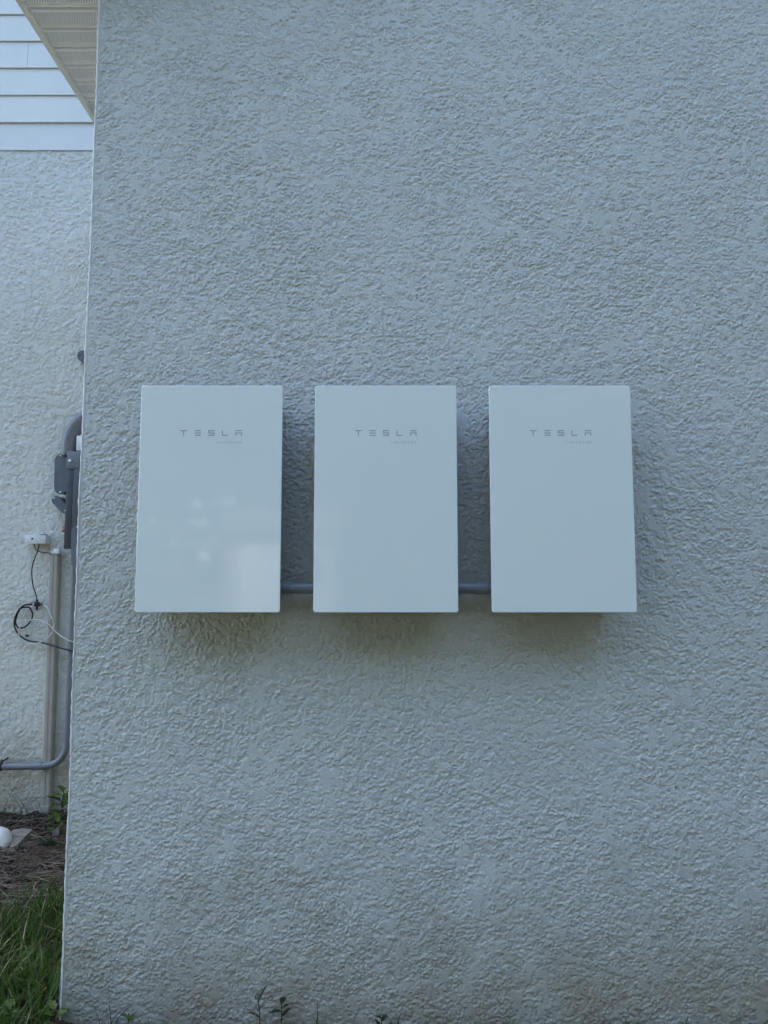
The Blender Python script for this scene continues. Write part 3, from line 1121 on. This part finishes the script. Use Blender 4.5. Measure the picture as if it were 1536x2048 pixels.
# leafy weed beside the beige channel
gp = on_ground(122, 1648)
weed('leafy_weed', (gp.x, gp.y, 0), 'bright green leafy weed between the beige channel and the wall corner', 'leaf_green', 16, (0.06, 0.12), (0.016, 0.03), 0.19, (0.01, 0.0), lobes=1)
gp = on_ground(112, 1672)
weed('low_weed', (gp.x, gp.y, 0), 'low dull green weed in front of the bright leafy weed', 'leaf_green', 7, (0.04, 0.07), (0.014, 0.022), 0.07, (0.01, 0), lobes=1)
gp = on_ground(92, 1700)
weed('creeping_weed', (gp.x, gp.y, 0), 'small dark weed flat on the soil beside the stone shard', 'leaf_dark', 7, (0.03, 0.06), (0.012, 0.02), 0.04, (0.01, 0))

# arching thin blades against the recessed wall
for i, (px, n_) in enumerate(((8, 5), (48, 7), (80, 5))):
    gp = on_ground(px, 1640 - 2 * i)
    V, Fc = [], []
    for k in range(n_):
        a_ = rnd.uniform(-0.6, 0.6) + (0 if rnd.random() < 0.5 else math.pi)
        blade(V, Fc, (gp.x + rnd.uniform(-.03, .03), gp.y + rnd.uniform(-.02, .02), -0.005), (math.cos(a_), math.sin(a_) * 0.35), rnd.uniform(0.14, 0.34), 0.0022, rnd.uniform(0.35, 0.95), 7)
    o = lists_obj('grass_tuft', V, Fc, 'leaf_dark')
    tag(o, ('sparse tall dark grass tuft at the left edge against the recessed wall',
            'arching thin grass tuft left of the beige channel foot',
            'small wiry grass tuft at the foot of the beige channel')[i], 'grass tuft', 'wiry grass tufts along the recessed wall')

bm = bmesh.new()
q = on_ground(109, 1680)
leaf_bm(bm, (q.x, q.y, 0.012), (0.25, -0.3, 0.75), (0.2, -1, 0.2), 0.045, 0.016, 0.5)
o = from_bm('dry_leaf', bm, 'dry_leaf', None, smooth=True)
tag(o, 'pale dry leaf standing on the mulch below the green weed', 'leaf')

# mulch chips and straw: uncountable litter
V, Fc = [], []
for k in range(2600):
    px, py = rnd.uniform(-60, 150), 1630 + 190 * rnd.random() ** 0.9
    q = on_ground(px, py)
    if q.x > CORNER_X - 0.02 or q.y > BY - 0.02:
        continue
    a_ = rnd.uniform(0, math.pi)
    L_, w_, t_ = rnd.uniform(0.012, 0.05), rnd.uniform(0.004, 0.012), rnd.uniform(0.002, 0.006)
    z_ = rnd.uniform(-0.002, 0.02)
    d_ = Vector((math.cos(a_), math.sin(a_), rnd.uniform(-.35, .35))).normalized()
    n_ = Vector((-d_.y, d_.x, rnd.uniform(-.3, .3))).normalized()
    u_ = d_.cross(n_)
    s0 = len(V)
    for sx_ in (-1, 1):
        for sy_ in (-1, 1):
            for sz_ in (-1, 1):
                c_ = Vector((q.x, q.y, z_)) + d_ * sx_ * L_ / 2 * rnd.uniform(.8, 1) + n_ * sy_ * w_ / 2 * rnd.uniform(.6, 1) + u_ * sz_ * t_ / 2
                V.append(tuple(c_))
    for f in ((0, 1, 3, 2), (4, 6, 7, 5), (0, 4, 5, 1), (2, 3, 7, 6), (0, 2, 6, 4), (1, 5, 7, 3)):
        Fc.append(tuple(s0 + i for i in f))
o = lists_obj('bark_mulch', V, Fc, 'bark')
o.data.polygons.foreach_set('use_smooth', [False] * len(o.data.polygons))
tag(o, 'dark bark mulch strewn over the soil bed', 'mulch', kind='stuff')

bm = bmesh.new()
for k in range(420):
    px, py = rnd.uniform(-40, 145), 1632 + 200 * rnd.random() ** 1.0
    q = on_ground(px, py)
    if q.x > CORNER_X - 0.03 or q.y > BY - 0.03:
        continue
    a_ = rnd.gauss(0.1, 0.6)
    L_ = rnd.uniform(0.03, 0.16)
    z_ = rnd.uniform(0.008, 0.03)
    d_ = Vector((math.cos(a_), math.sin(a_), rnd.uniform(-.1, .2)))
    k_ = Vector((-d_.y, d_.x, 0)) * rnd.uniform(-.25, .25)
    c_ = Vector((q.x, q.y, z_))
    r_ = rnd.uniform(0.0007, 0.0016)
    e1 = c_ + d_ * L_ / 2
    if e1.x > CORNER_X - 0.01:
        continue
    tube_bm(bm, [c_ - d_ * L_ / 2, c_ + k_ * L_ * 0.5 + Vector((0, 0, .004)), e1], r_, 4, False)
o = from_bm('straw_litter', bm, 'straw', None)
tag(o, 'dry straw and thin twigs lying over the mulch', 'straw', kind='stuff')

# longer twigs that stand out
for (xa, ya_), (xb, yb_), lab in (((18, 1791), (130, 1787), 'long bent pale twig lying at the upper edge of the grass'),
                                 ((62, 1668), (104, 1674), 'straight pale twig lying between the stone shard and the dry leaf'),
                                 ((72, 1765), (80, 1786), 'short pale twig pointing towards the grass')):
    A_, B_ = on_ground(xa, ya_, 0.025), on_ground(xb, yb_, 0.025)
    mid = A_.lerp(B_, 0.4) + Vector((0, -0.03, 0.005))
    o = tube('twig', spline([A_, mid, B_], 8), [0.0026] * 10 + [0.0018] * 7, 'straw', None, seg=6)
    tag(o, lab, 'twig', 'pale twigs on the soil bed')

# grass
V, Fc, V2, F2 = [], [], [], []
for k in range(12500):
    if k < 9500:
        x_, y_ = rnd.uniform(-2.1, CORNER_X - 0.015), 1.2 + 1.85 * rnd.random() ** 0.8
        edge = 2.83 + 0.22 * math.sin(x_ * 9) * 0.5 + 0.25 * (x_ + 1.4)
        if y_ > edge + rnd.uniform(-.18, .12):
            continue
        if (x_ + 1.85) ** 2 + (y_ - 2.9) ** 2 < 0.1:
            continue
        L_ = rnd.uniform(0.07, 0.20)
    else:
        x_, y_ = rnd.uniform(CORNER_X - 0.02, 2.2), rnd.uniform(0.9, WALL_Y - 0.05)
        L_ = rnd.uniform(0.03, 0.075)
        if y_ > 2.0 and rnd.random() < 0.75:
            continue
    a_ = rnd.uniform(0, 2 * math.pi)
    args = ((x_, y_, -0.006), (math.cos(a_), math.sin(a_)), L_, rnd.uniform(0.0016, 0.0042), rnd.uniform(0.15, 1.0))
    if rnd.random() < 0.07:
        blade(V2, F2, *args)
    else:
        blade(V, Fc, *args)


for k in range(420):
    x_ = rnd.uniform(CORNER_X + 0.02, 2.2)
    if math.sin(x_ * 7.3) + math.sin(x_ * 17.1 + 1) < rnd.uniform(-1.5, 1.2):
        continue
    a_ = rnd.uniform(0, 2 * math.pi)
    blade(V, Fc, (x_, rnd.uniform(2.08, 2.17), -0.006), (math.cos(a_), math.sin(a_) * 0.4), rnd.uniform(0.035, 0.085), rnd.uniform(0.001, 0.0022), rnd.uniform(0.1, 0.8))


def clip_x(Vl):
    # blades do not grow through the wall sides
    out = []
    for x_, y_, z_ in Vl:
        if y_ > WALL_Y - 0.012:
            x_ = min(x_, CORNER_X - 0.012) if x_ < CORNER_X + 0.3 and y_ > WALL_Y + 0.0 else x_
            if x_ > CORNER_X:
                y_ = min(y_, WALL_Y - 0.012)
        out.append((x_, y_, z_))
    return out


o = lists_obj('lawn_grass', clip_x(V), Fc, 'grass_green')
tag(o, 'dense green grass beside the house corner', 'grass', kind='stuff')
o = lists_obj('dry_grass', clip_x(V2), F2, 'grass_dry')
tag(o, 'scattered dry yellow blades among the green grass', 'grass', kind='stuff')

# broad weeds in the lower left grass
for px, py, lab in ((18, 2060, 'bright broad-leaved weed in the grass at the lower left edge'),
                    (108, 2062, 'yellow-green weed in the grass against the foot of the corner')):
    gp = on_ground(px, py)
    weed('broad_weed', (gp.x, gp.y, 0), lab, 'leaf_green', 7, (0.035, 0.06), (0.010, 0.017), 0.06, (0.0, 0), lobes=1)

# weeds along the foot of the front wall
yw = WALL_Y - 0.045


def foot(px):
    q = at(px, 2046, yw)
    return Vector((q.x, yw, 0))


def zpx(py):
    return at(700, py, yw).z


weed('curled_weed', foot(520), 'thin dark weed with a curled tip at the foot of the wall', 'leaf_dark', 4, (0.03, 0.05), (0.003, 0.005), zpx(1992), (-0.008, 0), tipcurl=True)
weed('leafy_sprout', foot(563), 'dark leafy sprout with broad leaves at the foot of the wall', 'leaf_dark', 7, (0.024, 0.038), (0.006, 0.010), zpx(2003), (0.0, 0))
weed('round_sprout', foot(256), 'small green sprout with rounded leaves near the wall corner', 'leaf_green', 6, (0.017, 0.026), (0.008, 0.012), zpx(2026), (0.002, 0))
weed('dark_sprout', foot(762), 'tiny dark sprout at the foot of the wall below the middle inverter', 'leaf_dark', 6, (0.02, 0.03), (0.005, 0.009), zpx(2030), (0.006, 0))
for px, tips, lab in ((222, ((218, 2005), (245, 2018), (268, 2006)), 'few dark grass blades leaning right near the wall corner'),
                      (636, ((634, 1998), (638, 2022), (626, 2034)), 'single upright thin grass blade right of the leafy sprout'),
                      (790, ((804, 2020), (776, 2030), (797, 2036)), 'short slanting grass blades right of the tiny dark sprout'),
                      (1010, ((1016, 2036), (1003, 2040)), 'short grass blades below the right inverter'),
                      (890, ((884, 2034), (897, 2038)), 'tiny grass blades at the wall foot between middle and right inverters')):
    bm = bmesh.new()
    b0 = foot(px)
    for tx, ty in tips:
        tp = at(tx, ty, yw - 0.01)
        st_ = b0 + Vector((rnd.uniform(-.008, .008), 0, -0.01))
        md = st_.lerp(tp, 0.5) + Vector((-(tp.x - st_.x) * 0.18, 0, 0.006))
        sp_ = spline([st_, md, tp], 5)
        tube_bm(bm, sp_, [0.0018 * (1 - 0.75 * i / (len(sp_) - 1)) for i in range(len(sp_))], 5, False)
    o = from_bm('wall_grass', bm, 'leaf_dark', None, smooth=True)
    tag(o, lab, 'grass blades', 'grass blades at the foot of the front wall')

# ============================================================ across the lawn (reflected shed; trees and hedge added to block low sky)
shed = thing('garden_shed', (-2.05, -10, 0), 'small pale shed reflected faintly in the left and middle inverters', 'shed')
box('wall', -3.15, -0.95, -12.2, -10, 0, 2.2, 'shed_paint', shed)
dr = box('door', -2.85, -1.95, -10.0, -9.96, 0.05, 1.98, 'beige_paint', shed, bev=0.01)
box('handle', -2.06, -2.02, -9.96, -9.92, 0.95, 1.1, 'screw_steel', dr)
w_ = box('window', -1.7, -1.15, -10.0, -9.96, 1.1, 1.85, 'beige_paint', shed, bev=0.01)
box('pane', -1.64, -1.21, -9.962, -9.952, 1.16, 1.79, 'window_glass', w_)
bm = bmesh.new()
pr = [(-9.75, 2.2), (-12.4, 2.2), (-11.1, 2.75)]
ea = [bm.verts.new((-3.3, y_, z_)) for y_, z_ in pr]
eb = [bm.verts.new((-0.8, y_, z_)) for y_, z_ in pr]
bm.faces.new(ea)
bm.faces.new(eb[::-1])
for i in range(3):
    bm.faces.new((ea[i], ea[(i + 1) % 3], eb[(i + 1) % 3], eb[i]))
from_bm('roof', bm, 'roof_shingle', shed)


def tree(px, py, h, r, label, seed):  # unseen trees added to block the low sky behind the camera
    rg = random.Random(seed)
    t = thing('added_tree', (px, py, 0), label, 'tree', 'added trees across the lawn')
    sp_ = spline([(px, py, -0.1), (px + 0.1, py, h * 0.3), (px - 0.1, py + 0.1, h * 0.6), (px, py, h * 0.85)], 4)
    bm_ = bmesh.new()
    tube_bm(bm_, sp_, [0.28 * (1 - 0.85 * i / (len(sp_) - 1)) for i in range(len(sp_))], 10)
    for k in range(6):
        a_ = k * 1.05 + rg.random()
        b_ = Vector((px, py, h * rg.uniform(0.3, 0.55)))
        e_ = b_ + Vector((math.cos(a_) * r * 0.75, math.sin(a_) * r * 0.75, h * 0.2))
        tube_bm(bm_, [b_, b_.lerp(e_, 0.5) + Vector((0, 0, 0.2)), e_], [0.12, 0.08, 0.03], 7)
    from_bm('trunk', bm_, 'bark', t, smooth=True)
    V_, F_ = [], []
    for c in range(105):
        while True:
            u_ = Vector((rg.uniform(-1, 1), rg.uniform(-1, 1), rg.uniform(-1, 1)))
            if 0.3 < u_.length < 1:
                break
        cc_ = Vector((px + u_.x * r, py + u_.y * r, h * 0.50 + u_.z * h * 0.49))
        for l in range(70):
            p_ = cc_ + Vector((rg.gauss(0, 1), rg.gauss(0, 1), rg.gauss(0, 0.7))) * 0.7
            d_ = Vector((rg.gauss(0, 1), rg.gauss(0, 1), rg.gauss(0, 1))).normalized() * rg.uniform(0.16, 0.3)
            n_ = d_.cross(Vector((rg.gauss(0, 1), rg.gauss(0, 1), rg.gauss(0, 1)))).normalized() * rg.uniform(0.08, 0.16)
            k_ = len(V_)
            V_ += [tuple(p_ - d_), tuple(p_ + n_), tuple(p_ + d_), tuple(p_ - n_)]
            F_.append((k_, k_ + 1, k_ + 2, k_ + 3))
    me = bpy.data.meshes.new('crown')
    me.from_pydata(V_, [], F_)
    me.materials.append(MATS['leaf_dark'])
    link('crown', me, t)


for i, (tx, ty, th, tr, lab) in enumerate((
        (-11.5, -18, 15, 4.8, 'added tall dark tree behind the left end of the reflected shed'),
        (-4.5, -18.5, 15.5, 5.0, 'added tall dark tree behind the middle of the reflected shed'),
        (1.6, -14, 13.5, 4.8, 'added tall dark tree just right of the reflected shed'),
        (8.0, -13, 13, 4.8, 'second added tall tree right of the reflected shed'),
        (15, -12, 13, 4.8, 'third added tall tree right of the reflected shed'),
        (22, -9, 13, 5.0, 'added tall dark tree at the far right of the glass reflections'),
        (5, -21, 15, 5.2, 'added far tall tree filling the gap between two nearer trees'),
        (-1.2, -20, 15, 5.2, 'added far tall tree above the right end of the reflected shed'),
        (12, -20, 15, 5.2, 'added far tall tree at the right behind the nearer row'),
        (-7.8, -14.5, 14, 4.8, 'added tall dark tree just left of the reflected shed'),
        (-15, -9, 12.5, 4.8, 'added tall dark tree left of the reflected shed'),
        (10, -5.5, 11, 4.2, 'added tall dark tree near the right end of the lawn'))):
    tree(tx, ty, th, tr, lab, 100 + i)

# dense hedge added to close bright sky gaps under the trees
V_, F_ = [], []
rg = random.Random(5)
for k in range(9000):
    p_ = Vector((rg.uniform(-0.6, 24), -11 + rg.gauss(0, 0.35), 3.0 * rg.random() ** 0.8))
    d_ = Vector((rg.gauss(0, 1), rg.gauss(0, 1), rg.gauss(0, 1))).normalized() * rg.uniform(0.12, 0.2)
    n_ = d_.cross(Vector((rg.gauss(0, 1), rg.gauss(0, 1), rg.gauss(0, 1)))).normalized() * rg.uniform(0.08, 0.14)
    k_ = len(V_)
    V_ += [tuple(p_ - d_), tuple(p_ + n_), tuple(p_ + d_), tuple(p_ - n_)]
    F_.append((k_, k_ + 1, k_ + 2, k_ + 3))
o = lists_obj('hedge', V_, F_, 'leaf_dark')
tag(o, 'long dark hedge added across the lawn to hide bright sky under the trees', 'hedge', kind='stuff')
